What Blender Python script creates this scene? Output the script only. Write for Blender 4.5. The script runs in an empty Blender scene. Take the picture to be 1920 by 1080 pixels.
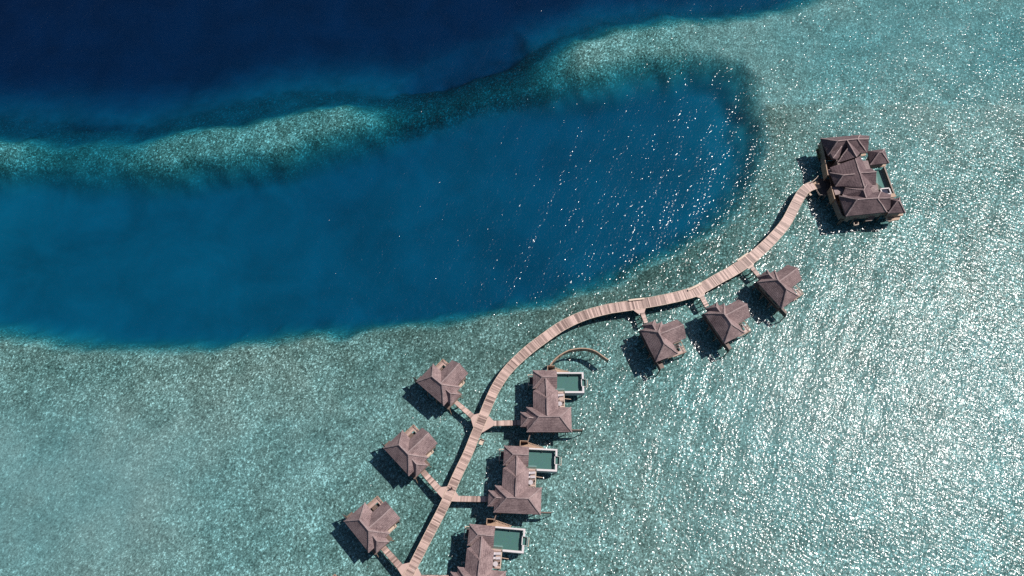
import bpy, math, random
import numpy as np
from mathutils import Vector, Matrix
random.seed(7); R = math.radians
sc = bpy.context.scene; col = sc.collection
# ------------------------------------------------------------------ camera
H = 200.0; TILT = R(24.4); F = 1400.0
cam = bpy.data.cameras.new('camera'); cam.sensor_width = 36; cam.lens = 36*F/1920
cam.clip_start = 1; cam.clip_end = 9000
co = bpy.data.objects.new('camera', cam); col.objects.link(co)
co.location = (0, 0, H); co.rotation_euler = (TILT, 0, 0); sc.camera = co
ct, st = math.cos(TILT), math.sin(TILT)
def at(px, py, z=0.0):
    """point of the photograph -> point of the place at height z"""
    x, u = px-960, 540-py
    D = (x, u*ct+F*st, u*st-F*ct)
    k = (z-H)/D[2]
    return Vector((D[0]*k, D[1]*k, z))
# ------------------------------------------------------------------ light
SX, SY = -0.655, -0.272                     # shadow drift per metre of height
sd = Vector((-SX, -SY, 1)).normalized()
elev = math.asin(sd.z); azi = math.atan2(sd.y, sd.x)
sl = bpy.data.lights.new('sun', 'SUN'); sl.energy = 5.0; sl.angle = R(0.53); sl.color = (1, .955, .90)
so = bpy.data.objects.new('sun', sl); col.objects.link(so); so.location = (150, 60, 260)
so.rotation_euler = sd.to_track_quat('Z', 'Y').to_euler()
w = bpy.data.worlds.new("World"); sc.world = w; w.use_nodes = True
nt = w.node_tree; bg = nt.nodes['Background']
sky = nt.nodes.new('ShaderNodeTexSky'); sky.sky_type = 'NISHITA'; sky.sun_disc = False
sky.sun_elevation = elev; sky.sun_rotation = math.pi/2-azi; sky.dust_density = .6
nt.links.new(sky.outputs[0], bg.inputs[0]); bg.inputs[1].default_value = .068
vs = sc.view_settings; vs.view_transform = 'Standard'; vs.look = 'None'; vs.exposure = 0.12; vs.gamma = 1
sc.cycles.max_bounces = 8; sc.cycles.transparent_max_bounces = 24; sc.cycles.diffuse_bounces = 2
sc.cycles.use_denoising = False
sc.cycles.sample_clamp_direct = 7.0; sc.cycles.sample_clamp_indirect = 3.0
sc.cycles.caustics_reflective = False; sc.cycles.caustics_refractive = False
# ------------------------------------------------------------------ materials
class NB:
    def __init__(s, name):
        s.m = bpy.data.materials.new(name); s.m.use_nodes = True; s.t = s.m.node_tree
        s.p = s.t.nodes['Principled BSDF']; s.out = s.t.nodes['Material Output']
    def n(s, typ, ins=None, **kw):
        x = s.t.nodes.new('ShaderNode'+typ)
        for k, v in kw.items(): setattr(x, k, v)
        for k, v in (ins or {}).items():
            if isinstance(v, bpy.types.NodeSocket): s.t.links.new(v, x.inputs[k])
            else: x.inputs[k].default_value = v
        return x
    def pos(s): return s.n('NewGeometry').outputs['Position']
    def noise(s, scale, detail=3, rough=.5, vec=None, dist=0):
        return s.n('TexNoise', {'Vector': vec if vec is not None else s.pos(), 'Scale': scale, 'Detail': detail, 'Roughness': rough, 'Distortion': dist}).outputs[0]
    def vmul(s, vec, v): return s.n('VectorMath', {0: vec, 1: v}, operation='MULTIPLY').outputs[0]
    def math(s, op, a, b=0.0, c=0.0): return s.n('Math', {0: a, 1: b, 2: c}, operation=op).outputs[0]
    def ramp(s, f, *stops, interp='LINEAR'):
        r = s.n('ValToRGB', {0: f}); e = r.color_ramp.elements; r.color_ramp.interpolation = interp
        while len(e) < len(stops): e.new(.5)
        for q, (p, c) in zip(e, stops):
            q.position = p; q.color = (*c, 1) if isinstance(c, (tuple, list)) else (c, c, c, 1)
        return r.outputs[0]
    def mix(s, f, a, b, mode='MIX'):
        x = s.n('Mix', data_type='RGBA', blend_type=mode)
        for k, v in ((0, f), (6, a), (7, b)):
            if isinstance(v, bpy.types.NodeSocket): s.t.links.new(v, x.inputs[k])
            else: x.inputs[k].default_value = (*v, 1) if isinstance(v, (tuple, list)) else v
        return x.outputs[2]
    def rng(s, f, a, b, c, d): return s.n('MapRange', {0: f, 1: a, 2: b, 3: c, 4: d}).outputs[0]
    def set(s, **kw):
        for k, v in kw.items():
            k = {'color': 'Base Color', 'rough': 'Roughness', 'normal': 'Normal', 'spec': 'Specular IOR Level', 'metal': 'Metallic'}[k]
            if isinstance(v, bpy.types.NodeSocket): s.t.links.new(v, s.p.inputs[k])
            else: s.p.inputs[k].default_value = (*v, 1) if isinstance(v, (tuple, list)) else v
        return s.m
def thatch(name, dark, light):
    b = NB(name)
    big = b.noise(.35, 4, .6); mid = b.noise(2.2, 4, .65); fine = b.noise(9, 3, .7)
    course = b.n('TexWave', {'Vector': b.pos(), 'Scale': .95, 'Distortion': 2.4, 'Detail': 3, 'Detail Scale': 2.5}, bands_direction='Z').outputs[1]
    f = b.math('ADD', b.math('MULTIPLY', big, .45), b.math('MULTIPLY', mid, .35))
    f = b.math('ADD', f, b.math('MULTIPLY', b.math('SUBTRACT', fine, .25), .60)); f = b.math('ADD', f, b.math('MULTIPLY', course, .08))
    c = b.ramp(f, (.40, dark), (.78, light))
    c = b.mix(b.ramp(b.noise(1.1, 5, .75), (.60, 0.0), (.74, .55)), c, tuple(x*1.6 for x in light))
    h = b.math('ADD', b.math('MULTIPLY', mid, .5), b.math('ADD', b.math('MULTIPLY', fine, .6), b.math('MULTIPLY', course, .25)))
    bm = b.n('Bump', {'Height': h, 'Strength': .45, 'Distance': .08})
    return b.set(color=c, rough=.9, spec=.22, normal=bm.outputs[0])
def wood(name, dark, light, attr=False, rough=.55, spec=.45):
    b = NB(name)
    g = b.noise(1.2, 4, .6); f2 = b.noise(7, 3, .6)
    f = b.math('ADD', b.math('MULTIPLY', g, .6), b.math('MULTIPLY', f2, .4))
    if attr:
        a = b.n('Attribute', attribute_name='tone').outputs['Fac']
        f = b.math('ADD', b.math('MULTIPLY', f, .35), b.math('MULTIPLY', a, .75))
        c = b.ramp(f, (.12, dark), (.88, light))
    else: c = b.ramp(f, (.3, dark), (.72, light))
    bm = b.n('Bump', {'Height': f2, 'Strength': .3, 'Distance': .03})
    return b.set(color=c, rough=rough, spec=spec, normal=bm.outputs[0])
def plain(name, c, rough=.6, spec=.4, var=.2):
    b = NB(name)
    return b.set(color=b.ramp(b.noise(2.5, 4, .6), (.3, tuple(x*(1-var) for x in c)), (.7, tuple(min(1, x*(1+var)) for x in c))), rough=rough, spec=spec)
M = {}
M['thatch'] = thatch('thatch', (.075, .047, .052), (.375, .268, .258))
M['dark_thatch'] = thatch('dark_thatch', (.045, .030, .036), (.215, .150, .152))  # darker thatch tone, used on the residence roofs only
M['ridge'] = thatch('ridge_thatch', (.16, .115, .115), (.38, .29, .28))
M['deck'] = wood('deck_planks', (.10, .056, .046), (.56, .39, .335), attr=True, rough=.5, spec=.5)
M['beam'] = wood('beam_wood', (.10, .065, .05), (.19, .13, .105))
M['pale'] = wood('pale_wood', (.42, .31, .24), (.68, .54, .43))
M['tan'] = wood('tan_wood', (.26, .16, .105), (.44, .29, .20))
M['wall'] = wood('wall_boards', (.15, .105, .085), (.27, .20, .17))
M['darkwood'] = wood('dark_wood', (.035, .025, .025), (.08, .06, .055))
M['white'] = plain('white_plaster', (.56, .51, .51), .6, .3, .06)
M['fabric'] = plain('cushion_fabric', (.46, .41, .43), .8, .2, .08)
M['navy'] = plain('dark_towel', (.03, .035, .06), .8, .2)
M['glass'] = plain('window_glass', (.03, .05, .06), .1, .6)
M['skin'] = plain('skin', (.25, .14, .09), .6, .3, .05)
M['cloth'] = plain('dark_clothing', (.03, .025, .035), .8, .2)
M['hair'] = plain('hair', (.01, .008, .008), .6, .3)
M['plant'] = plain('leaf_green', (.08, .11, .035), .6, .3, .4)
b = NB('pool_tiles')
vt = b.n('TexVoronoi', {'Vector': b.pos(), 'Scale': 4.0}).outputs['Color']
M['tile'] = b.set(color=b.mix(.12, (.24, .30, .28), vt, 'MULTIPLY'), rough=.4)
def water_surface(name, tint, slope, rough):
    """clear water: tinted transmission, Fresnel reflection of sun and sky on wind ripples"""
    b = NB(name); b.t.nodes.remove(b.p); P = b.pos()
    if slope:
        # wavelets of about half a metre lying across the wind, groups of them on a longer swell
        rot = b.n('VectorRotate', {'Vector': P, 'Angle': R(24)}, rotation_type='Z_AXIS').outputs[0]
        rip = b.noise(1.0, 1, .5, b.vmul(rot, (1.4, .80, 1)))
        rot2 = b.n('VectorRotate', {'Vector': P, 'Angle': R(27)}, rotation_type='Z_AXIS').outputs[0]
        rip2 = b.noise(1.0, 1, .5, b.vmul(rot2, (.5, 1.5, 1)))
        swell = b.noise(1.0, 1, .5, b.vmul(rot, (.21, .045, 1)))
        h = b.math('ADD', b.math('MULTIPLY', rip, .50), b.math('MULTIPLY', rip2, .36))
        h = b.math('ADD', h, b.math('MULTIPLY', swell, 1.3))
        bmp = b.n('Bump', {'Height': h, 'Strength': 1.0, 'Distance': slope}).outputs[0]
    else:
        bmp = b.n('Bump', {'Height': b.noise(2.0, 2), 'Strength': .3, 'Distance': .02}).outputs[0]
    ca = b.math('ABSOLUTE', b.n('VectorMath', {0: b.n('NewGeometry').outputs['Incoming'], 1: (0, 0, 1)}, operation='DOT_PRODUCT').outputs['Value'])
    fr = b.math('ADD', b.math('MULTIPLY', b.math('POWER', b.math('SUBTRACT', 1.0, ca), 5.0), .98), .021)
    tr = b.n('BsdfTransparent', {'Color': (*tint, 1)})
    gl = b.n('BsdfGlossy', {'Color': (1, 1, 1, 1), 'Roughness': rough, 'Normal': bmp})
    mx = b.n('MixShader', {0: fr, 1: tr.outputs[0], 2: gl.outputs[0]})
    b.t.links.new(mx.outputs[0], b.out.inputs['Surface'])
    return b
b = water_surface('sea_water', (.96, .985, .985), .42, .125)
va = b.n('VolumeAbsorption', {'Color': (0, 0, 0, 1), 'Density': 1.0})
# absorption colour is given as 1-sigma for density 1: red dies first, then green, then blue
va.inputs['Color'].default_value = (1-.25, 1-.0745, 1-.0455, 1)
b.t.links.new(va.outputs[0], b.out.inputs['Volume'])
M['sea'] = b.m
M['poolwater'] = water_surface('pool_water', (.72, .84, .83), 0, .05).m
# seabed
b = NB('seabed'); P = b.pos()
dk = b.n('Attribute', attribute_name='coral').outputs['Fac']
n1 = b.noise(1.5, 5, .70, P, .5); n2 = b.noise(.12, 5, .6, P, .8); n3 = b.noise(3.0, 4, .7, P)
rot = b.n('VectorRotate', {'Vector': P, 'Angle': R(25)}, rotation_type='Z_AXIS').outputs[0]
n4 = b.noise(1.0, 4, .65, b.vmul(rot, (2.0, 1.0, 1)), .4)
caustic_net = b.ramp(b.n('TexVoronoi', {'Vector': b.n('VectorMath', {0: P, 1: b.n('TexNoise', {'Vector': P, 'Scale': 1.1, 'Detail': 3}).outputs[1]}, operation='ADD').outputs[0], 'Scale': 1.35}, feature='DISTANCE_TO_EDGE').outputs[0], (0, 1.0), (.16, 0.0))
f = b.math('ADD', b.math('MULTIPLY', n1, .55), b.math('MULTIPLY', n4, .45))
f = b.math('ADD', f, b.math('MULTIPLY', b.math('SUBTRACT', n2, .5), .16))
f = b.math('ADD', f, b.math('MULTIPLY', b.math('SUBTRACT', n3, .5), .42))
rub_caustic = b.ramp(f, (.39, (.032, .042, .030)), (.48, (.135, .15, .123)), (.56, (.27, .29, .245)), (.63, (.87, .90, .83)))
rub_caustic = b.mix(b.math('MULTIPLY', caustic_net, b.ramp(n2, (.35, .05), (.7, .30))), rub_caustic, (.72, .74, .68))  # bright caustic light net painted into the rubble colour
sand = b.ramp(b.noise(.05, 5, .6, P, .4), (.3, (.33, .33, .30)), (.7, (.52, .51, .46)))
corl = b.ramp(f, (.38, (.022, .032, .026)), (.52, (.066, .085, .068)), (.60, (.15, .175, .145)), (.67, (.52, .55, .48)))
fl = b.n('Attribute', attribute_name='floor').outputs['Fac']
sm = b.n('Attribute', attribute_name='sand_haze').outputs['Fac']
rub_caustic = b.mix(sm, rub_caustic, b.ramp(f, (.36, (.165, .17, .155)), (.60, (.35, .36, .33)), (.68, (.60, .62, .57))))
c = b.mix(fl, rub_caustic, sand); c = b.mix(dk, c, corl)
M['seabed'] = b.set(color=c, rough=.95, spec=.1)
# ------------------------------------------------------------------ mesh helpers
class MB:
    def __init__(s): s.v = []; s.f = []; s.tone = []
    def add(s, vs_, fs, tone=.5):
        o = len(s.v); s.v += [tuple(v) for v in vs_]; s.f += [tuple(i+o for i in f) for f in fs]; s.tone += [tone]*len(fs)
        return s
    def prism(s, pts, z0, z1, tone=.5):
        pts = [(p[0], p[1]) for p in pts]
        a = sum(pts[i][0]*pts[(i+1) % len(pts)][1]-pts[(i+1) % len(pts)][0]*pts[i][1] for i in range(len(pts)))
        if a < 0: pts = pts[::-1]
        n = len(pts)
        v = [(x, y, z0) for x, y in pts]+[(x, y, z1) for x, y in pts]
        return s.add(v, [tuple(range(n-1, -1, -1)), tuple(range(n, 2*n))]+[(i, (i+1) % n, n+(i+1) % n, n+i) for i in range(n)], tone)
    def box(s, x0, x1, y0, y1, z0, z1, tone=.5): return s.prism([(x0, y0), (x1, y0), (x1, y1), (x0, y1)], z0, z1, tone)
    def beam(s, p, q, wd=.15, ht=None, tone=.5):
        p, q = Vector(p), Vector(q); ht = ht or wd; d = (q-p).normalized()
        up = Vector((0, 0, 1)) if abs(d.z) < .95 else Vector((1, 0, 0))
        a = d.cross(up).normalized()*wd/2; c = a.cross(d).normalized()*ht/2
        v = [p-a-c, p+a-c, p+a+c, p-a+c, q-a-c, q+a-c, q+a+c, q-a+c]
        return s.add(v, [(0, 1, 2, 3), (7, 6, 5, 4), (0, 4, 5, 1), (1, 5, 6, 2), (2, 6, 7, 3), (3, 7, 4, 0)], tone)
    def cyl(s, p, r, z0, z1, n=8, r2=None, tone=.5):
        r2 = r if r2 is None else r2
        v = [(p[0]+r*math.cos(2*math.pi*i/n), p[1]+r*math.sin(2*math.pi*i/n), z0) for i in range(n)]
        v += [(p[0]+r2*math.cos(2*math.pi*i/n), p[1]+r2*math.sin(2*math.pi*i/n), z1) for i in range(n)]
        return s.add(v, [tuple(range(n-1, -1, -1)), tuple(range(n, 2*n))]+[(i, (i+1) % n, n+(i+1) % n, n+i) for i in range(n)], tone)
    def shell(s, pts, faces, th=.35):
        """roof skin of thickness th from named top points and upward faces"""
        used = [k for k in pts if any(k in f for f in faces)]; ix = {k: i for i, k in enumerate(used)}; n = len(used)
        v = [tuple(pts[k]) for k in used]+[(pts[k][0], pts[k][1], pts[k][2]-th) for k in used]
        fs = []
        for f in faces:
            i = [ix[k] for k in f]
            nz = sum((v[i[j]][0]*v[i[(j+1) % len(i)]][1]-v[i[(j+1) % len(i)]][0]*v[i[j]][1]) for j in range(len(i)))
            if nz < 0: i = i[::-1]
            fs.append(tuple(i))
        ed = {}
        for f in fs:
            for j in range(len(f)): ed[(f[j], f[(j+1) % len(f)])] = 1
        bot = [tuple(i+n for i in f[::-1]) for f in fs]
        side = [(a+n, b_+n, b_, a) for (a, b_) in ed if (b_, a) not in ed]
        return s.add(v, fs+bot+side)
    def build(s, name, mat, parent=None, jitter=0):
        me = bpy.data.meshes.new(name); me.from_pydata(s.v, [], s.f); me.update()
        if mat is M['deck']:
            at_ = me.attributes.new('tone', 'FLOAT', 'FACE'); at_.data.foreach_set('value', s.tone)
        me.materials.append(mat)
        o = bpy.data.objects.new(name, me); col.objects.link(o); o.parent = parent
        return o
def tag(o, label=None, cat=None, group=None, kind=None):
    for k, v in (('label', label), ('category', cat), ('group', group), ('kind', kind)):
        if v: o[k] = v
    return o
def empty(name, loc, rz=0, **kw):
    o = bpy.data.objects.new(name, None); col.objects.link(o); o.location = loc; o.rotation_euler = (0, 0, rz)
    o.empty_display_size = .5
    return tag(o, **kw)
def copy_tree(o, parent=None):
    c = o.copy(); col.objects.link(c); c.parent = parent
    for ch in list(o.children): copy_tree(ch, c)
    return c
def strip(mb, L, Rr, z, w=.34, gap=.02, th=.07, seed=1):
    """cross planks between two edge polylines of equal point count"""
    rs = random.Random(seed); tone = .5; n = 0
    for i in range(len(L)-1):
        a0, a1, b0, b1 = Vector(L[i]), Vector(L[i+1]), Vector(Rr[i]), Vector(Rr[i+1])
        ln = ((a1-a0).length+(b1-b0).length)/2; k = max(1, round(ln/w))
        for j in range(k):
            t0, t1 = (j+gap/w)/k, (j+1)/k
            if n <= 0: base = rs.uniform(.15, .9); n = rs.choice([1, 1, 1, 2])
            n -= 1; tone = min(1, max(0, base+rs.uniform(-.22, .22)))
            e = rs.uniform(-.04, .04); q = [a0.lerp(a1, t0), a0.lerp(a1, t1), b0.lerp(b1, t1), b0.lerp(b1, t0)]
            q = [(p.x, p.y) for p in q]
            mb.prism(q, z-th, z+rs.uniform(-.008, .008), tone)
def planks(mb, x0, x1, y0, y1, z, along='x', w=.3, th=.08, seed=1):
    if along == 'x':   # planks run along x, stacked in y
        strip(mb, [(x0, y0, 0), (x0, y1, 0)], [(x1, y0, 0), (x1, y1, 0)], z, w, th=th, seed=seed)
    else: strip(mb, [(x0, y0, 0), (x1, y0, 0)], [(x0, y1, 0), (x1, y1, 0)], z, w, th=th, seed=seed)
def roof(name, pts, faces, parent, ridges=(), th=.35, rw=.30):
    o = MB().shell(pts, faces, th).build(name, M['dark_thatch' if parent.name == 'residence' else 'thatch'], parent)
    if ridges:
        m = MB()
        for a, c in ridges:
            p, q = Vector(pts[a]), Vector(pts[c])
            up = Vector((0, 0, .03))
            # slightly sagging, irregular cap of bundled thatch
            k = max(1, int((q-p).length/1.1)); rs = random.Random(int(p.x*7+q.y*13)); prev = p+up; 
            for i in range(1, k+1):
                nx = p.lerp(q, i/k)+up+Vector((rs.uniform(-.05, .05), rs.uniform(-.05, .05), 0))*(i < k)
                m.beam(prev, nx, rw*rs.uniform(.85, 1.15), .20); prev = nx
        m.build('ridge_cap', M['ridge'], o)
    return o
def hip(name, x0, x1, y0, y1, ze, zr, r0, r1, parent, ax='x', th=.35, ridge=True):
    """hip roof; r0/r1 = distance of ridge ends from the two ends (0 = gable)"""
    if ax == 'x':
        ym = (y0+y1)/2; p = dict(A=(x0, y0, ze), B=(x1, y0, ze), C=(x1, y1, ze), D=(x0, y1, ze), P=(x0+r0, ym, zr), Q=(x1-r1, ym, zr))
        fs = [('A', 'B', 'Q', 'P'), ('C', 'D', 'P', 'Q')]+([('D', 'A', 'P')] if r0 else [])+([('B', 'C', 'Q')] if r1 else [])
        rd = [('P', 'Q')]+([('A', 'P'), ('D', 'P')] if r0 else [])+([('B', 'Q'), ('C', 'Q')] if r1 else [])
    else:
        xm = (x0+x1)/2; p = dict(A=(x0, y0, ze), B=(x1, y0, ze), C=(x1, y1, ze), D=(x0, y1, ze), P=(xm, y0+r0, zr), Q=(xm, y1-r1, zr))
        fs = [('B', 'C', 'Q', 'P'), ('D', 'A', 'P', 'Q')]+([('A', 'B', 'P')] if r0 else [])+([('C', 'D', 'Q')] if r1 else [])
        rd = [('P', 'Q')]+([('A', 'P'), ('B', 'P')] if r0 else [])+([('D', 'Q'), ('C', 'Q')] if r1 else [])
    return roof(name, p, fs, parent, rd if ridge else (), th)
def posts(root, pts, z1, z0=-3.2, r=.17):
    for p in pts: MB().cyl(p, r, z0, z1).build('post', M['beam'], root)
def rail(pts, z, root, hgt=.95, mat=None, name='railing', rw=.12, closed=False, step=1.6):
    m = MB(); n = len(pts)
    for i in range(n if closed else n-1):
        p, q = Vector((*pts[i][:2], 0)), Vector((*pts[(i+1) % n][:2], 0))
        m.beam((p.x, p.y, z+hgt), (q.x, q.y, z+hgt), rw, .08); m.beam((p.x, p.y, z+hgt*.5), (q.x, q.y, z+hgt*.5), .06, .06)
        k = max(1, round((q-p).length/step))
        for j in range(k+(1 if (i == n-2 and not closed) else 0)):
            c = p.lerp(q, j/k); m.box(c.x-.05, c.x+.05, c.y-.05, c.y+.05, z, z+hgt-.04)
    return m.build(name, mat or M['pale'], root)
# ------------------------------------------------------------------ seabed
def nz(x, y, s, seed):
    """smooth value noise, numpy"""
    x = x/s+seed*17.3; y = y/s-seed*9.1
    xi = np.floor(x); yi = np.floor(y); fx = x-xi; fy = y-yi; fx = fx*fx*(3-2*fx); fy = fy*fy*(3-2*fy)
    def hsh(a, c):
        v = np.sin(a*127.1+c*311.7+seed*74.7)*43758.5453; return v-np.floor(v)
    return (hsh(xi, yi)*(1-fx)+hsh(xi+1, yi)*fx)*(1-fy)+(hsh(xi, yi+1)*(1-fx)+hsh(xi+1, yi+1)*fx)*fy
def fbm(x, y, s, seed, o=4):
    t = 0; a = .5
    for i in range(o): t = t+a*(nz(x, y, s, seed+i)-.5)*2; s /= 2.1; a *= .55
    return t
LAG = [(-3000, 270), (-200, 288), (0, 292), (150, 298), (300, 300), (420, 296), (520, 282), (620, 250), (720, 216), (800, 190), (880, 172), (960, 152),
       (1050, 136), (1120, 126), (1200, 112), (1280, 100), (1330, 99), (1385, 118), (1420, 158), (1440, 215), (1443, 300), (1412, 376), (1370, 430), (1300, 474), (1240, 499),
       (1180, 525), (1100, 555), (1000, 587), (900, 606), (800, 621), (700, 629), (600, 642), (500, 657), (400, 667), (300, 672), (200, 668),
       (100, 655), (0, 640), (-200, 606), (-3000, 510)]
OUT = [(-3000, 200), (-200, 215), (0, 232), (60, 236), (120, 240), (250, 240), (350, 222), (440, 195), (540, 176), (650, 172), (720, 180), (800, 166), (880, 142),
       (960, 116), (1020, 92), (1080, 62), (1150, 38), (1250, 22), (1350, 14), (1450, 2), (1520, -20), (1620, -120), (1800, -400)]
lag = np.array([at(x, y, -3)[:2] for x, y in LAG]); out = np.array([at(x, y, -3)[:2] for x, y in OUT])
def axis(a, b_, step, far):
    d = list(np.arange(a, b_+step, step)); k = step*2; lo = []; v = a
    while v > -far: v -= k; k *= 1.35; lo.append(v)
    hi = []; v = d[-1]; k = step*2
    while v < far: v += k; k *= 1.35; hi.append(v)
    return np.array(lo[::-1]+d+hi)
gx = axis(-215, 230, 1.0, 3200); gy = axis(-25, 262, 1.0, 3200)
X, Y = np.meshgrid(gx, gy)
wx = X+fbm(X, Y, 13, 3)*2.8; wy = Y+fbm(X, Y, 13, 9)*2.8
def dseg(pts, closed):
    d = np.full(X.shape, 1e9); n = len(pts)
    for i in range(n if closed else n-1):
        a, c = pts[i], pts[(i+1) % n]; e = c-a; t = np.clip(((wx-a[0])*e[0]+(wy-a[1])*e[1])/(e@e), 0, 1)
        d = np.minimum(d, np.hypot(wx-a[0]-t*e[0], wy-a[1]-t*e[1]))
    return d
def inside(pts):
    c = np.zeros(X.shape, bool); n = len(pts)
    for i in range(n):
        (x1, y1), (x2, y2) = pts[i], pts[(i+1) % n]
        with np.errstate(divide='ignore', invalid='ignore'):
            c ^= ((y1 > wy) != (y2 > wy)) & (wx < (x2-x1)*(wy-y1)/(y2-y1+1e-12)+x1)
    return c
dl = dseg(lag, True); dl = np.where(inside(lag), dl, -dl)
far = np.array([(lag[0][0], 9000.0), (out[-1][0], 9000.0)])
do = dseg(out, False); do = np.where(inside(np.vstack([out, far[::-1]])), do, -do)
ss = lambda t: np.clip(t, 0, 1)**2*(3-2*np.clip(t, 0, 1))
# how deep the reef crest lies from west to east: bright crests and dim saddles
cx = [at(x, 210)[0] for x in (-400, -60, 40, 110, 180, 240, 300, 640, 700, 760, 860, 980, 1050, 1090)]
cz = [3.4, 2.6, 3.0, 5.4, 5.4, 4.6, 2.8, 2.3, 3.6, 8.0, 9.0, 8.2, 4.0, 1.6]
crest = np.interp(wx, cx, cz)
north = Y > np.interp(X, *zip(*sorted([(at(x, y)[0], at(x, y)[1]) for x, y in ((-900, 480), (0, 480), (500, 440), (900, 380), (1200, 300), (1330, 260), (1400, 230), (1440, 190), (3000, 190))])))
AX = np.array([at(x, y, -2)[:2] for x, y in ((-900, 290), (-200, 284), (0, 282), (150, 284), (300, 280), (450, 262), (560, 236), (640, 214), (720, 205), (850, 180), (980, 138), (1080, 104), (1200, 78), (1400, 60), (1800, 40))])
da = dseg(AX, False)
crest = crest+np.interp(wx, [at(x, 210)[0] for x in (960, 1090)], [6.0, 0])*np.minimum(np.maximum(da-2.5, 0)/11., 1.1)**2
base = np.where(north, crest, 1.3)+.45*fbm(X, Y, 30, 21)+.2*fbm(X, Y, 4, 5)
lagd = 12.2+1.2*ss((-150-X)/-60)*0+fbm(X, Y, 60, 31)*1.0
lagd = lagd+np.interp(X, [-250, -170, -60, 10, 50, 75, 95], [-2.6, -2.0, 1.0, .6, -.6, -3.0, -4.6])*1.0
rim = np.where(north, 15, 13)
D = base+(lagd-base)*ss((dl+1.5)/rim)
D = D+np.where(dl > 2, .9*fbm(X, Y, 7, 41)*np.exp(-np.maximum(dl-2, 0)/9), 0)
D = np.where(do > -9, np.maximum(D, base+(11-base)*ss((do+10)/18)+(19-11)*ss((do-2)/36)), D)
D = np.maximum(D, .75)
coral = np.where(north, .34, .14)*np.exp(-((dl-5.0)/np.where(north, 6., 5.))**2)
coral = np.maximum(coral, np.where(north & (dl < 4) & (do < 8), ss((base-3.2)/3.0)*.7, 0))
coral = np.maximum(coral, .55*np.exp(-((do-6)/10)**2))
# rubble belt on the shelf just outside the lagoon and below the boardwalk curve
belt = np.exp(-(np.maximum(-dl-2, 0)/15)**2)*(dl < 0)*(~north)
coral = np.maximum(coral, .70*belt*np.interp(X, [-200, -130, -60, 0, 70, 100], [.25, .35, .6, 1, 1, .4])+.30*fbm(X, Y, 12, 51)*belt)
patch = ss((fbm(X, Y, 18, 61, 5)-.08)/.45)*.26*(dl < 0)*(~north)
coral = np.clip(np.maximum(coral, patch), 0, 1)
coral = np.clip(coral+fbm(X, Y, 5, 71, 3)*.35*(coral > .05), 0, 1)
saddle = np.interp(wx, [at(x, 210)[0] for x in (640, 760, 980, 1090)], [0, 1, 1, 0])*north*(dl < 6)*(do < 6)
deepen = .58*ss((D-3.6)/4.5)*(1-.7*saddle)
floor_ = np.clip(np.maximum(np.maximum(ss((dl-2)/7), ss((do-1)/8)), deepen), 0, 1)
coral = np.clip(coral-.55*deepen*(1-saddle), 0, 1)
bl = at(60, 930); ur = at(1700, 60); rr = at(1650, 800)
sand_haze = np.clip(.9*np.exp(-(((X-bl[0])/48)**2+((Y-bl[1])/30)**2))+.6*np.exp(-(((X-ur[0])/75)**2+((Y-ur[1])/50)**2))+.45*np.exp(-(((X-rr[0])/75)**2+((Y-rr[1])/55)**2))+.30*fbm(X, Y, 45, 81, 5)+.12, 0, .95)  # pale sand lower left; right and upper-right patches paint in the grey glint veil
sand_haze = np.where(north & (crest < 20) & (X < 60), 0, sand_haze)
sand_haze = sand_haze*(1-.8*belt)
coral = coral*(1-.6*sand_haze)
ny, nx = X.shape
verts = np.stack([X.ravel(), Y.ravel(), -D.ravel()], 1)
idx = np.arange(ny*nx).reshape(ny, nx)
faces = np.stack([idx[:-1, :-1].ravel(), idx[:-1, 1:].ravel(), idx[1:, 1:].ravel(), idx[1:, :-1].ravel()], 1)
me = bpy.data.meshes.new('seabed'); me.from_pydata(verts.tolist(), [], faces.tolist())
for nm, ar in (('sand_haze', sand_haze), ('coral', coral), ('floor', floor_)):
    a_ = me.attributes.new(nm, 'FLOAT', 'POINT'); a_.data.foreach_set('value', ar.ravel().astype(np.float32))
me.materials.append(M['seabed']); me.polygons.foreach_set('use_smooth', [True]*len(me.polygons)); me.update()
o = bpy.data.objects.new('seabed', me); col.objects.link(o)
tag(o, 'reef and sand seabed under the lagoon water', 'seabed', kind='structure')
o = MB().box(-3000, 3000, -3000, 3000, -60, 0).build('sea', M['sea'])
tag(o, 'clear rippled lagoon and ocean water with sun glitter', 'water', kind='structure')
# ------------------------------------------------------------------ boardwalk
ZD = 2.4
CL = [(690, 1230), (735, 1140), (757, 1096), (777, 1057), (804, 1004), (832, 950), (852, 904), (864, 878), (876.7, 852), (890.5, 818), (901.7, 792), (917, 754.5), (931.5, 724), (953, 693), (985, 661.5), (1017, 636.5), (1055, 610.5), (1096, 591.5),
      (1137.8, 580), (1160, 576.2), (1197, 570.5), (1243, 562.3), (1283, 553), (1309.6, 543.5), (1348, 522), (1372, 509), (1397, 493), (1422, 473), (1449.3, 446.8), (1473.3, 418), (1490.5, 386), (1503, 363.5), (1513, 353), (1526.3, 347)]
WD = [(0, 17.2), (900, 18.0), (1000, 19.5), (1200, 20.5), (1400, 21.5), (1450, 20), (1530, 18)]
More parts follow.
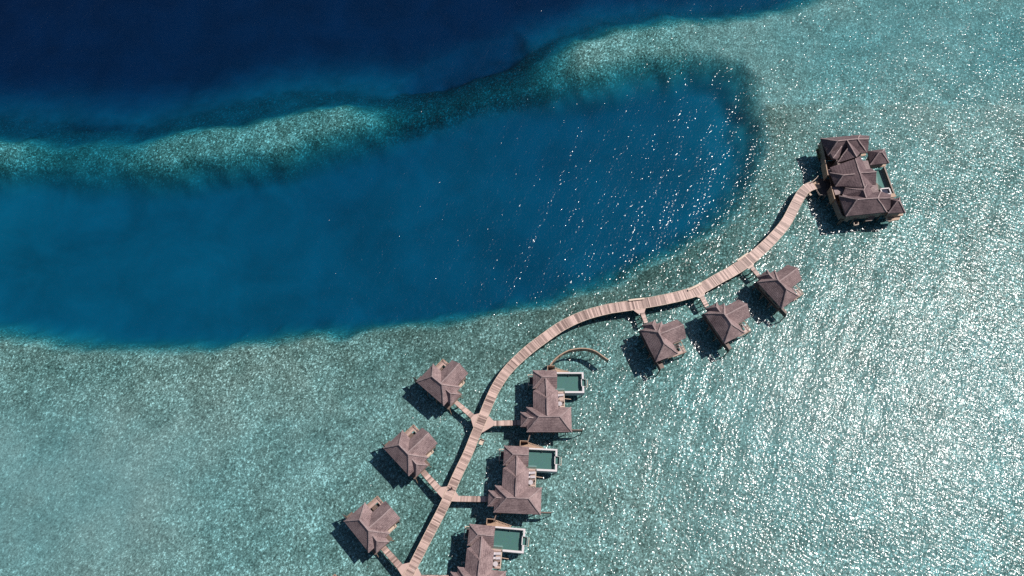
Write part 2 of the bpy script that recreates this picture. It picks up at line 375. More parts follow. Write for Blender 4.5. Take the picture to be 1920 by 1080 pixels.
# smooth the traced centre line
def catmull(P, n=5):
    r = []
    for i in range(len(P)-1):
        p0, p1, p2, p3 = P[max(i-1, 0)], P[i], P[i+1], P[min(i+2, len(P)-1)]
        for j in range(n):
            t = j/n; r.append(tuple(.5*((2*p1[k])+(-p0[k]+p2[k])*t+(2*p0[k]-5*p1[k]+4*p2[k]-p3[k])*t*t+(-p0[k]+3*p1[k]-3*p2[k]+p3[k])*t**3) for k in (0, 1)))
    r.append(tuple(P[-1])); return r
cl = catmull(CL); Lp = []; Rp = []; Cp = []
for i, (x, y) in enumerate(cl):
    a = at(*cl[max(i-1, 0)], ZD); c = at(*cl[min(i+1, len(cl)-1)], ZD); d = (c-a); d.z = 0; d.normalize(); nrm = Vector((-d.y, d.x, 0))
    p = at(x, y, ZD); wpx = np.interp(x, *zip(*WD))
    ppm = (at(x+1, y, ZD)-p).length; wm = wpx*ppm*.97
    Cp.append((p, d, nrm, wm)); Lp.append(p+nrm*wm/2); Rp.append(p-nrm*wm/2)
walk = empty('boardwalk', Cp[len(Cp)//2][0]*1, label='long curving timber boardwalk on piles linking all the water villas', cat='boardwalk')
walk.location = (0, 0, 0)
mb = MB(); strip(mb, Lp, Rp, ZD, .33, seed=5); mb.build('deck_planks', M['deck'], walk)
mb = MB(); mb2 = MB()
for i in range(len(Cp)-1):
    for s in (-1, 1):
        a = Cp[i][0]+Cp[i][2]*s*(Cp[i][3]/2-.08); c = Cp[i+1][0]+Cp[i+1][2]*s*(Cp[i+1][3]/2-.08)
        mb.beam((a.x, a.y, ZD-.30), (c.x, c.y, ZD-.30), .14, .42)
        a = Cp[i][0]+Cp[i][2]*s*(Cp[i][3]/2-.02); c = Cp[i+1][0]+Cp[i+1][2]*s*(Cp[i+1][3]/2-.02)
        mb2.beam((a.x, a.y, ZD+.05), (c.x, c.y, ZD+.05), .11, .10)
mb.build('side_beam', M['darkwood'], walk); mb2.build('edge_kerb', M['pale'], walk)
acc = 0
for i in range(1, len(Cp)):
    acc += (Cp[i][0]-Cp[i-1][0]).length
    if acc > 3.6 or i == 1:
        acc = 0; p, d, n_, wm = Cp[i]; m = MB()
        for s in (-1, 1):
            q = p+n_*s*(wm/2-.35); m.cyl(q, .15, -3.0, ZD-.1)
        m.beam(p+n_*(wm/2)-Vector((0, 0, .62)), p-n_*(wm/2)-Vector((0, 0, .62)), .2, .2)
        m.build('pile_frame', M['beam'], walk)
def quad_deck(mb, q, z, w=.36, seed=3):
    """q = 4 traced points; planks run from edge 0-1 side to side towards 3-2"""
    a, b_, c, d = [at(*p, z) for p in q]
    strip(mb, [a, d], [b_, c], z, w, seed=seed)
JET = [
 ('left spur', 'narrow plank jetty from the boardwalk to the uppermost villa left of it', [(850, 755), (857.3, 750.8), (889.5, 777.3), (882.5, 784)], [(882.5, 784), (889.5, 777.3), (904, 773.2), (897, 800), (888.3, 804)], 2),
 ('left spur', 'narrow plank jetty from the boardwalk to the middle villa left of it', [(788.5, 887), (796.7, 880.3), (827.2, 913.3), (818.3, 922)], [(818.3, 922), (827.2, 913.3), (842, 911.5), (838, 928), (829, 934)], 3),
 ('left spur', 'narrow plank jetty from the boardwalk to the lowest villa left of it', [(714, 1030), (723, 1023), (754.5, 1057.8), (745.2, 1066.5)], [(745.2, 1066.5), (754.5, 1057.8), (770, 1054.2), (765, 1076), (754.5, 1081)], 4),
 ('pool spur', 'pale plank jetty to the uppermost pool villa beside the curved screen', [(925, 798.4), (925, 789), (978, 787.4), (978, 797.2)], [(917, 780), (925.5, 789), (924.6, 798.6), (904.4, 811), (903, 805)], 5),
 ('pool spur', 'pale plank jetty to the middle pool villa', [(856, 940.4), (858, 929.8), (919, 930.6), (919, 941.2)], [(853, 919), (860, 929.8), (857, 940.4), (843, 939.6), (842, 934)], 6),
 ('pool spur', 'plank jetty to the pool villa cut by the bottom edge', [(784, 1088.5), (789.5, 1078), (848, 1078.6), (846, 1089.5)], [(783, 1063), (790, 1078), (784, 1089), (766, 1089), (766, 1084)], 7),
 ('right spur', 'short jetty to the leftmost of the three villas below the boardwalk', [(1199.7, 586), (1207.8, 583.8), (1215, 604), (1208.3, 606)], [(1183, 578.5), (1196.7, 588), (1208.5, 585.5), (1212.5, 572), (1198, 572)], 8),
 ('right spur', 'short jetty to the middle of the three villas below the boardwalk', [(1311.8, 557.5), (1319.6, 553.6), (1329.5, 572.5), (1322, 576)], [(1297, 552.5), (1312, 558.7), (1320.4, 554), (1324.5, 542), (1308, 546)], 9),
 ('right spur', 'short jetty to the rightmost of the three villas below the boardwalk', [(1407.3, 504), (1413.5, 499.5), (1426, 515.5), (1420, 519)], [(1394, 501), (1405, 503.6), (1413, 499.5), (1413.7, 486), (1402, 493)], 10)]
for i, (kind, lab, q, fl_, sd_) in enumerate(JET):
    r = empty('jetty', (0, 0, 0), label=lab, cat='jetty', group='jetties from the boardwalk to the villas')
    mb = MB(); quad_deck(mb, q, ZD-.03, .4, sd_); mb.build('deck_planks', M['deck'], r)
    pts = [at(*p, ZD) for p in fl_]; mb = MB(); mb.prism(pts, ZD-.16, ZD-.035, .72)
    mb.build('landing', M['deck'], r)
    A_, B_, C_, D_ = [at(*p, ZD) for p in q]; m = MB()
    for a, c in ((A_, D_), (B_, C_)): m.beam((a.x, a.y, ZD-.3), (c.x, c.y, ZD-.3), .12, .36)
    m.build('side_beam', M['darkwood'], r)
    for t in (.15, .5, .85):
        m = MB(); a = A_.lerp(D_, t); c = B_.lerp(C_, t)
        for p in (a.lerp(c, .12), a.lerp(c, .88)): m.cyl(p, .12, -3, ZD-.3)
        m.beam((a.x, a.y, ZD-.62), (c.x, c.y, ZD-.62), .16, .16); m.build('pile_frame', M['beam'], r)
# viewing bays with a bench on the lagoon side of the boardwalk
BAY = [([(1178, 562.5), (1207.5, 559.2), (1208.5, 563.5), (1179, 566.5)], 'leftmost bench bay on the lagoon edge of the boardwalk'),
       ([(1289, 543.8), (1314.5, 531.5), (1317, 535.5), (1291, 547.8)], 'middle bench bay on the lagoon edge of the boardwalk'),
       ([(1380.8, 488.6), (1401, 474.3), (1404, 478.5), (1384, 492.5)], 'rightmost bench bay on the lagoon edge of the boardwalk')]
for q, lab in BAY:
    r = empty('bench_bay', (0, 0, 0), label=lab, cat='bench', group='bench bays along the boardwalk')
    a, b_, c, d = [at(*p, ZD) for p in q]
    mb = MB(); strip(mb, [a, b_], [d, c], ZD-.02, .3, seed=11); mb.build('platform', M['deck'], r)
    n_ = (d-a).normalized(); MB().prism([a, b_, b_+n_*.5, a+n_*.5], ZD+.40, ZD+.48).build('seat', M['pale'], r)
    for t in (.08, .5, .92):
        p = a.lerp(b_, t)+n_*.25; MB().box(p.x-.08, p.x+.08, p.y-.08, p.y+.08, -2.5, ZD+.4).build('leg', M['beam'], r)
# square landings hung beside the boardwalk
for (cx_, cy_, ang, sz), lab in (((902.6, 829.2, -22, 1.05), 'small square pale timber landing beside the boardwalk below the pool villa jetty'),
                       ((1419.5, 486, 35, .7), 'small timber box beside the boardwalk at the rightmost villa jetty'),
                       ((1519.5, 364.5, 35, .6), 'small timber box beside the boardwalk just before the large residence')):
    p = at(cx_, cy_, 2.0); r = empty('side_landing', (p.x, p.y, 0), R(ang), label=lab, cat='landing', group='small landings beside the boardwalk')
    MB().box(-sz*.5, sz*.5, -sz*.62, sz*.62, 1.9, 2.05).build('platform', M['pale'], r)
    m = MB(); m.box(-sz*.55, sz*.55, sz*.62, sz*.74, 1.8, 2.5); m.box(-sz*.62, -sz*.5, -sz*.6, sz*.62, 1.7, 1.9); m.build('back_board', M['tan'], r)
    for x_, y_ in ((-.35, -.4), (.35, -.4), (-.35, .4), (.35, .4)): MB().cyl((x_*sz, y_*sz), .07, -2.5, 1.9).build('leg', M['darkwood'], r)
# ------------------------------------------------------------------ small villas
def villa_a(s, flip_label, loc, rz):
    """s = +1 or -1 (mirrored plan). local x along the main roof, y towards the wing; origin under the main roof corner"""
    root = empty('water_villa', loc, rz)
    Y_ = lambda y: s*y
    def pr(m, x0, x1, y0, y1, z0, z1, t=.5): return m.box(x0, x1, min(s*y0, s*y1), max(s*y0, s*y1), z0, z1, t)
    ze, zr = 6.0, 9.3
    P = dict(W=(0, 0, ze), S=(10.04, 0, ze), E=(10.04, 6.65, ze), N=(0, 6.65, ze), a=(3.1, 3.35, zr), b=(6.72, 3.4, zr))
    P = {k: (x, Y_(y), z) for k, (x, y, z) in P.items()}
    roof('main_roof', P, [('W', 'S', 'b', 'a'), ('S', 'E', 'b'), ('E', 'N', 'a', 'b'), ('N', 'W', 'a')], root, [('a', 'b'), ('W', 'a'), ('N', 'a'), ('S', 'b'), ('E', 'b')])
    P = dict(A=(3.15, 5.2, 6.3), B=(9.05, 5.2, 6.3), C=(9.05, 10.85, 6.3), D=(3.15, 10.75, 6.3), r0=(6.15, 3.3, 9.0), r1=(6.15, 10.85, 9.0))
    P = {k: (x, Y_(y), z) for k, (x, y, z) in P.items()}
    roof('wing_roof', P, [('A', 'D', 'r1', 'r0'), ('B', 'C', 'r1', 'r0')], root, [('r0', 'r1')])
    P = dict(A=(7.9, 1.35, 5.6), B=(11.3, 1.35, 5.6), C=(11.3, 5.25, 5.6), D=(7.9, 5.25, 5.6), r0=(7.6, 3.35, 8.0), r1=(9.7, 3.3, 8.0))
    P = {k: (x, Y_(y), z) for k, (x, y, z) in P.items()}
    roof('porch_roof', P, [('A', 'B', 'r1', 'r0'), ('B', 'C', 'r1'), ('C', 'D', 'r0', 'r1')], root, [('r0', 'r1'), ('B', 'r1'), ('C', 'r1')])
    wm = MB(); pr(wm, .9, 9.1, .9, 5.7, 2.7, 6.15); pr(wm, 4.0, 8.3, 5.7, 10.1, 2.7, 6.5)
    wm.add([(4.0, s*10.08, 6.5), (8.3, s*10.08, 6.5), (6.15, s*10.08, 8.15)], [(0, 1, 2), (2, 1, 0)])
    wl = wm.build('wall', M['wall'], root)
    for (x0, x1, y0, y1) in ((2, 3.6, .84, .9), (5, 6.6, .84, .9), (.84, .9, 2.2, 4.4)):
        m = MB(); pr(m, x0, x1, y0, y1, 3.5, 5.3); wdw = m.build('window', M['darkwood'], wl)
        m = MB(); pr(m, x0+(.1 if x1-x0 > .2 else -.02), x1-(.1 if x1-x0 > .2 else .04), y0+(.1 if y1-y0 > .2 else -.02), y1-(.1 if y1-y0 > .2 else .04), 3.6, 5.2); m.build('pane', M['glass'], wdw)
    m = MB(); pr(m, 9.1, 9.16, 2.6, 4.1, 2.72, 5.0); m.build('door', M['darkwood'], wl)
    m = MB(); pr(m, .5, 10.9, .5, 6.1, 2.35, 2.66); pr(m, 3.6, 8.6, 6.1, 10.3, 2.35, 2.66); m.build('floor_platform', M['beam'], root)
    m = MB(); planks(m, .15, 1.25, min(s*6.1, s*10.0), max(s*6.1, s*10.0), 2.60, 'y', .3, seed=21); planks(m, 1.25, 2.4, min(s*9.0, s*10.0), max(s*9.0, s*10.0), 2.60, 'y', .3, seed=22)
    m.build('terrace_deck', M['deck'], root)
    m = MB(); pr(m, 1.26, 3.7, 6.1, 8.98, 1.5, 1.62); pr(m, 2.42, 3.7, 8.98, 9.9, 1.5, 1.62); m.build('lower_deck_shade', M['darkwood'], root)  # dark colour stands in for the wing roof's shadow on the terrace
    m = MB()
    for k_ in range(4): pr(m, 1.26+.3*k_, 1.56+.3*k_, 6.9, 8.2, 1.62, 2.5-.24*k_)
    m.build('step', M['beam'], root)
    rail([(.2, Y_(6.2)), (.2, Y_(9.95)), (3.5, Y_(9.95))], 2.6, root, .8, M['tan'])
    m = MB(); pr(m, 2.75, 3.15, 9.2, 9.6, 1.62, 2.0); m.build('stool', M['fabric'], root)
    m = MB(); pr(m, 8.55, 9.3, 6.4, 8.9, 2.5, 2.62); m.build('side_deck', M['pale'], root)
    rail([(9.3, Y_(6.5)), (9.3, Y_(8.9)), (8.7, Y_(8.9))], 2.62, root, .7, M['pale'])
    m = MB(); pr(m, -2.1, .4, .62, .74, 2.5, 4.5); m.build('privacy_screen', M['darkwood'], root)
    m = MB(); pr(m, -1.4, .5, .8, 2.6, 2.2, 2.32); m.build('bathing_deck', M['beam'], root)
    posts(root, [(x, Y_(y)) for x in (.8, 3.9, 7.0, 10.0) for y in (.8, 3.4, 5.9)]+[(4.2, Y_(9.9)), (8.2, Y_(9.9)), (.4, Y_(9.7)), (-1.9, Y_(.68))], 2.36)
    m = MB()
    for a, c in (((10.6, 1.0), (12.6, .2)), ((10.6, 5.4), (11.2, 6.6)), ((3, .6), (3.8, -1.0)), ((6.4, .6), (7.0, -.6))):
        m.beam((a[0], Y_(a[1]), 2.4), (c[0]*.6+a[0]*.4, Y_(c[1]*.6+a[1]*.4), -1.6), .13)
    m.build('brace', M['tan'], root)
    return root
# measured poses: a2 ridge end and turn (degrees); W corner sits at (-7.37, 1.74) in that frame
POSE = [('L1', -18.425, 58.433, 0, 1), ('L2', -26.258, 39.971, -4.59, 1), ('L3', -34.878, 21.391, -6.84, 1), ('L4', -44.35, 2.6, -9.0, 1),
        ('R1', 40.114, 73.36, -108.86, -1), ('R2', 58.663, 78.804, -102.74, -1), ('R3', 75.002, 89.138, -95.37, -1)]
LABA = dict(L1='small thatched villa with hip roof, uppermost of those left of the boardwalk', L2='small thatched villa with hip roof, middle of those left of the boardwalk',
            L3='small thatched villa left of the boardwalk, nearest the bottom edge but whole', L4='villa almost wholly cut off by the bottom edge, only its terrace corner showing',
            R1='small thatched villa below the boardwalk, leftmost of the three in the row', R2='small thatched villa below the boardwalk, middle of the three in the row',
            R3='small thatched villa below the boardwalk, rightmost of the three in the row')
proto = {}
for k, x, y, th, s in POSE:
    t = R(th); wx_, wy_ = s*-7.37, 1.74
    lx = x+math.cos(t)*wx_-math.sin(t)*wy_; ly = y+math.sin(t)*wx_+math.cos(t)*wy_
    rz = R(-40.62)+t if s == 1 else R(220.62)+t
    if s not in proto: proto[s] = villa_a(s, '', (lx, ly, 0), rz); o = proto[s]
    else: o = copy_tree(proto[s]); o.location = (lx, ly, 0); o.rotation_euler = (0, 0, rz)
    tag(o, LABA[k], 'villa', 'small thatched water villas')
# ------------------------------------------------------------------ pool villas
def villa_b(loc, rz):
    root = empty('pool_villa', loc, rz)
    hip('upper_roof', 0, 6.45, -5.0, .12, 6.05, 8.1, 2.5, 0, root)
    P = dict(N=(3.45, -2.75, 8.05), W=(.75, -5.35, 6.45), S=(3.53, -8.05, 8.6), E=(6.1, -5.4, 6.4), mW=(0, -5.75, 6.35), mS=(3.6, -8.5, 9.07), mE=(6.65, -5.55, 6.35))
    roof('link_roof', P, [('N', 'W', 'S'), ('N', 'S', 'E'), ('W', 'mW', 'mS', 'S'), ('S', 'mS', 'mE', 'E')], root, [('N', 'S')])
    P = dict(A=(0, -5.72, 6.42), B=(0, -12.2, 6.35), r0=(3.6, -8.46, 9.15), r1=(3.6, -13.2, 9.0), C=(6.7, -12.2, 6.35), D=(6.66, -5.52, 6.42))
    roof('middle_roof', P, [('A', 'B', 'r1', 'r0'), ('D', 'C', 'r1', 'r0')], root, [('r0', 'r1')])
    hip('main_roof', -1.75, 10.05, -16.8, -10.15, 6.0, 9.1, 3.2, 3.15, root)
    hip('porch_roof', -3.35, 1.5, -15.3, -11.4, 5.65, 7.55, 2.05, 0, root)
    wm = MB().box(.6, 5.8, -4.4, -.5, 3.0, 6.1).box(.8, 5.9, -11, -4.4, 3.0, 6.3).box(-.9, 9.2, -15.9, -11, 3.0, 6.1)
    wm.add([(5.8, -4.6, 6.1), (5.8, -.4, 6.1), (5.8, -2.44, 7.7)], [(0, 1, 2), (2, 1, 0)])
    wl = wm.build('wall', M['wall'], root)
    for (x0, x1, y0, y1) in ((5.9, 5.97, -9.5, -6), (9.2, 9.26, -15, -12), (1.5, 4, -15.97, -15.9), (5, 7.5, -15.97, -15.9), (.74, .8, -9.4, -6.4)):
        wdw = MB().box(x0, x1, y0, y1, 3.2, 5.4).build('window', M['darkwood'], wl)
        if y1-y0 > .2: MB().box(x0-.01, x1+.01, y0+.15, y1-.15, 3.35, 5.25).build('pane', M['glass'], wdw)
        else: MB().box(x0+.15, x1-.15, y0-.01, y1+.01, 3.35, 5.25).build('pane', M['glass'], wdw)
    MB().box(-1.2, 9.5, -16.2, -10.6, 2.5, 2.95).box(.3, 5.9, -10.6, .0, 2.5, 2.95).box(-3.0, -1.2, -14.9, -11.8, 2.3, 2.7).build('floor_platform', M['beam'], root)
    m = MB(); planks(m, 5.92, 8.55, -9.6, -4.45, 3.0, 'x', .3, seed=31); m.build('patio_deck', M['deck'], root)
    MB().box(8.42, 8.62, -9.6, -4.4, 3.0, 3.06).build('patio_edge', M['pale'], root)
    # pool shell: four walls with white coping, spill basin on the east side
    sh = MB().box(5.95, 14.0, .02, .42, .9, 3.44).box(8.68, 13.5, -5.45, -4.96, .9, 3.44).box(5.95, 8.68, -4.40, -4.05, .9, 2.9)
    sh.box(13.5, 14.0, -1.45, .02, .9, 3.44).box(13.5, 14.0, -5.45, -3.5, .9, 3.44).box(13.3, 13.5, -3.5, -1.45, .9, 3.22)
    pool = sh.build('pool', M['white'], root)
    MB().box(5.95, 13.3, -4.95, .01, 1.9, 2.0).build('pool_floor', M['tile'], pool)
    MB().box(5.95, 13.5, -.06, .015, 2.0, 3.25).box(8.68, 13.5, -4.955, -4.88, 2.0, 3.25).box(13.42, 13.497, -4.88, -3.5, 2.0, 3.25).box(13.42, 13.497, -1.45, -.06, 2.0, 3.25).box(13.27, 13.299, -3.5, -1.45, 2.0, 3.2).build('tile_lining', M['tile'], pool)
    MB().box(5.96, 13.26, -4.87, -.07, 3.16, 3.30).build('pool_water', M['poolwater'], pool)
    bs = MB().box(13.52, 14.65, -3.60, -3.45, 2.2, 3.15).box(13.52, 14.65, -1.55, -1.40, 2.2, 3.15).box(14.55, 14.70, -3.45, -1.55, 2.2, 3.15).box(13.52, 14.55, -3.45, -1.55, 2.2, 2.5)
    basin = bs.build('spill_basin', M['tile'], pool); MB().box(13.53, 14.54, -3.44, -1.56, 2.9, 3.05).build('basin_water', M['poolwater'], basin)
    MB().box(15.0, 15.12, -3.7, -1.5, 2.9, 3.0).box(14.7, 15.0, -3.7, -3.6, 2.9, 3.0).build('basin_rail', M['pale'], pool)
    # north side: bathing box, wedge terrace, stair down
    MB().prism([(2.0, .3), (3.9, .75), (6.4, 1.55), (10.2, .62), (10.2, .46), (2.0, .14)], 2.55, 2.72).build('north_terrace', M['tan'], root)
    MB().box(4.05, 4.2, .5, 2.0, 2.4, 4.5).box(4.2, 6.1, 1.86, 2.0, 2.4, 4.5).build('bathing_box', M['tan'], root)
    MB().box(4.2, 6.1, .6, 1.86, 2.3, 2.4).build('bathing_floor', M['darkwood'], root)
    m = MB(); m.beam((6.2, 1.95, 2.75), (10.4, 1.1, 1.3), .10, .3); m.beam((6.2, 1.35, 2.75), (10.3, .55, 1.3), .10, .3)
    for i in range(11):
        t = (i+.5)/11; m.beam((6.2+4.15*t, 1.98-.85*t, 2.78-1.45*t), (6.2+4.1*t, 1.32-.80*t, 2.78-1.45*t), .2, .06)
    m.build('stair', M['tan'], root)
    m = MB(); m.beam((-1.2, -.25, 3.2), (-1.2, -3.2, 3.2), .2, .2); m.beam((-1.3, -.25, 3.2), (.3, -.25, 3.2), .16, .16); m.beam((-1.3, -3.2, 3.2), (.3, -3.2, 3.2), .16, .16)
    m.beam((-1.2, -.25, 3.2), (-1.2, -.25, -2.5), .14); m.beam((-1.2, -3.2, 3.2), (-1.2, -3.2, -2.5), .14); m.build('service_frame', M['pale'], root)
    MB().box(-.9, .3, -2.6, -.6, 2.3, 2.5).build('service_platform', M['darkwood'], root)
    m = MB(); m.beam((-1.1, -9.3, 3.2), (-1.1, -8.75, 3.2), .18, .18); m.beam((-1.18, -8.75, 3.2), (.3, -8.75, 3.2), .16, .16); m.beam((-1.1, -9.3, 3.2), (-1.1, -9.3, -2), .14); m.build('side_frame', M['pale'], root)
    MB().beam((8.6, -6.9, 2.9), (10.4, -7.0, 2.6), .16, .1).build('ladder', M['tan'], root)
    posts(root, [(x, y) for x in (-.8, 2.4, 5.6, 8.8) for y in (-15.8, -13.2, -10.9)]+[(x, y) for x in (.7, 3.2, 5.7) for y in (-7.6, -4.4, -.5)]+[(8.3, -9.2), (8.3, -6.8), (10, -.3), (13.6, -.3), (10, -5.1), (13.6, -5.1)], 2.5)
    return root
def furnish(T, which, full):
    """loose things on the patio of one villa; T = its world matrix"""
    def place(o, x, y, z, rz): o.location = T @ Vector((x, y, z)); o.rotation_euler = (0, 0, base_rz+R(rz))
    base_rz = T.to_euler().z
    for k, (y, lab, towel) in enumerate(((-6.05, 'sun lounger nearer the pool, on the patio of the %s pool villa', 1), (-7.15, 'sun lounger nearer the round table, on the patio of the %s pool villa', 0))):
        if which == 'uppermost' and k == 1: continue
        r = empty('sun_lounger', (0, 0, 0), label=lab % which if full else lab % which, cat='sun lounger', group='sun loungers on the pool villa patios')
        MB().box(-.9, .9, -.32, .32, .28, .36).build('frame', M['darkwood'], r)
        MB().box(-.35, .9, -.30, .30, .362, .46).build('cushion', M['fabric'], r)
        MB().add([(-.9, -.3, .70), (-.9, .3, .70), (-.36, .3, .40), (-.36, -.3, .40), (-.9, -.3, .60), (-.9, .3, .60), (-.36, .3, .362), (-.36, -.3, .362)], [(0, 3, 2, 1), (4, 5, 6, 7), (0, 1, 5, 4), (1, 2, 6, 5), (2, 3, 7, 6), (3, 0, 4, 7)]).build('backrest', M['fabric'], r)
        for x_ in (-.8, .8):
            for y_ in (-.27, .27): MB().box(x_-.04, x_+.04, y_-.04, y_+.04, 0, .28).build('leg', M['darkwood'], r)
        place(r, 7.5, y, 3.0, 6)
    r = empty('side_table', (0, 0, 0), label='small dark side table between the loungers of the %s pool villa' % which, cat='side table', group='side tables on the pool villa patios')
    MB().box(-.28, .28, -.28, .28, .40, .46).build('table_top', M['navy'], r)
    for x_ in (-.22, .22):
        for y_ in (-.22, .22): MB().box(x_-.03, x_+.03, y_-.03, y_+.03, 0, .40).build('leg', M['darkwood'], r)
    place(r, 6.85, -6.6, 3.0, 0)
    r = empty('round_table', (0, 0, 0), label='round pale dining table on the patio of the %s pool villa' % which, cat='table', group='round tables on the pool villa patios')
    MB().cyl((0, 0), .62, .70, .76, 20).build('table_top', M['fabric'], r); MB().cyl((0, 0), .08, .04, .70).build('pedestal', M['darkwood'], r); MB().cyl((0, 0), .35, 0, .04, 16).build('foot', M['darkwood'], r)
    place(r, 7.25, -8.55, 3.0, 0)
    for j, (x_, y_, a_, lab) in enumerate(((7.05, -7.65, 100, 'dark chair on the lounger side of the round table, %s pool villa'), (8.15, -8.15, 15, 'dark chair on the sea side of the round table, %s pool villa'))):
        c = empty('chair', (0, 0, 0), label=lab % which, cat='chair', group='dark chairs round the patio tables')
        MB().box(-.22, .22, -.22, .22, .42, .47).build('seat', M['beam'], c); MB().box(.19, .24, -.22, .22, .47, .9).build('backrest', M['beam'], c)
        for p in ((-.19, -.19), (.19, -.19), (.19, .19), (-.19, .19)): MB().box(p[0]-.02, p[0]+.02, p[1]-.02, p[1]+.02, 0, .42).build('leg', M['darkwood'], c)
        place(c, x_, y_, 3.0, a_)
BP = [('uppermost', 5.656, 63.31, 0.0, 'thatched pool villa nearest the curved privacy screen, uppermost of the three'),
      ('middle', -2.024, 42.832, -2.74, 'thatched pool villa between the other two pool villas'),
      ('bottom', -10.574, 23.263, -4.97, 'thatched pool villa whose main roof is cut by the bottom edge')]
pb = None
for which, x, y, th, lab in BP:
    if pb is None: pb = villa_b((x, y, 0), R(th)); o = pb
    else: o = copy_tree(pb); o.location = (x, y, 0); o.rotation_euler = (0, 0, R(th))
    tag(o, lab, 'villa', 'thatched villas with a pool')
    T = Matrix.Translation((x, y, 0)) @ Matrix.Rotation(R(th), 4, 'Z')
    furnish(T, which, True)
# privacy screens standing in the water north of each pool villa
def screen(P, ztop, zbot, lab, name='privacy_screen', braces=(), mt='tan'):
    r = empty(name, (P[0].x, P[0].y, 0), label=lab, cat='screen', group='louvred privacy screens beside the pool villas')
    org = Vector((P[0].x, P[0].y, 0)); P = [p-org for p in P]; m = MB(); cap = MB()
    for a, c in zip(P, P[1:]):
        a0 = Vector((a.x, a.y, 0)); c0 = Vector((c.x, c.y, 0)); z = zbot+.15
        while z < ztop-.1: m.beam(a0+Vector((0, 0, z)), c0+Vector((0, 0, z)), .05, .24); z += .27
        cap.beam(a0+Vector((0, 0, ztop)), c0+Vector((0, 0, ztop)), .26, .10)
    m.build('louvre_panel', M[mt], r); cap.build('cap_rail', M[mt], r)
    for a in P[::2]+[P[-1]]: MB().box(a.x-.08, a.x+.08, a.y-.08, a.y+.08, -2.6, ztop-.05).build('post', M['tan'], r)
    for i in braces:
        a = P[i]; c = a+Vector((-.55, -1.5, 0)); m = MB(); m.beam((a.x, a.y, zbot+.5), (c.x, c.y, -1.6), .16); m.beam((a.x, a.y, zbot+.4), (c.x, c.y, zbot-.6), .12); m.build('brace', M['darkwood'], r)
    return r
arc = catmull([(1031.6, 684.5), (1038.5, 675.5), (1049.6, 666), (1066, 657), (1081, 653.8), (1091, 652.9), (1105, 654.2), (1117.3, 658.5), (1129.3, 666.8), (1140.3, 674.5)], 2)
screen([at(x, y, 4.3) for x, y in arc], 4.3, 1.9, 'long curved brown privacy screen arching over the water above the uppermost pool villa', braces=(7, 10, 13))
screen([at(x, y, 4.3) for x, y in ((989.5, 829), (995.2, 810), (1000, 806.6), (1072, 806), (1092, 806))], 4.3, 1.9, 'straight dark privacy screen passing along the south wall of the uppermost pool villa', mt='beam')
screen([at(x, y, 4.3) for x, y in ((926, 976.5), (931.5, 962), (938, 960.4), (1014, 960.6), (1034, 961))], 4.3, 1.9, 'straight dark privacy screen passing along the south wall of the middle pool villa', mt='beam')
# ------------------------------------------------------------------ large residence
res = empty('residence', (0, 0, 0), label='large dark thatched residence of many roofs at the far end of the boardwalk', cat='villa')
def rz_(name, pts, faces, ridges, th=.4):
    return roof(name, {k: tuple(at(*v)) for k, v in pts.items()}, faces, res, ridges, th, .32)
ZE, ZR = 6.6, 10.0
# north block
rz_('north_roof', dict(NW=(1538.6, 259.5, ZE), NE=(1612.7, 252.5, ZE), SE=(1625.5, 286, ZE), SW=(1553, 291.5, ZE), r0=(1571, 264.5, ZR), r1=(1608, 260.5, ZR)),
    [('SW', 'SE', 'r1', 'r0'), ('SE', 'NE', 'r1'), ('NE', 'NW', 'r0', 'r1'), ('NW', 'SW', 'r0')], [('r0', 'r1'), ('NW', 'r0'), ('NE', 'r1'), ('SE', 'r1'), ('SW', 'r0')])
rz_('north_gable_roof', dict(a=(1604, 261, 9.3), b=(1629.4, 260.5, 9.3), c=(1627.5, 286, 6.75), d=(1612, 287, 6.75), e=(1630.5, 254.3, 6.75), f=(1612, 253, 6.75)),
    [('a', 'b', 'c', 'd'), ('a', 'b', 'e', 'f')], [('a', 'b')])
rz_('eyebrow_roof', dict(a=(1578.5, 274, 9.0), b=(1562, 296.5, 8.2), c=(1556, 292, 7.0), d=(1560.5, 298.8, 6.8), e=(1569, 299.6, 6.8), f=(1573.5, 296, 6.9), g=(1557.5, 287, 7.6), h=(1577, 284, 7.9)),
    [('a', 'b', 'g'), ('g', 'b', 'c'), ('c', 'b', 'd'), ('d', 'b', 'e'), ('e', 'b', 'f'), ('f', 'b', 'h'), ('h', 'b', 'a')], [('a', 'b')])
rz_('north_link_roof', dict(a=(1588, 262, 10.05), b=(1606.5, 294, 9.6), c=(1603, 300, 8.0), d=(1570, 305.3, 6.7), e=(1590, 278, 9.1), f=(1613, 287, 7.6)),
    [('a', 'e', 'b'), ('e', 'd', 'b'), ('d', 'c', 'b'), ('a', 'b', 'f')], [('a', 'b'), ('e', 'd')])
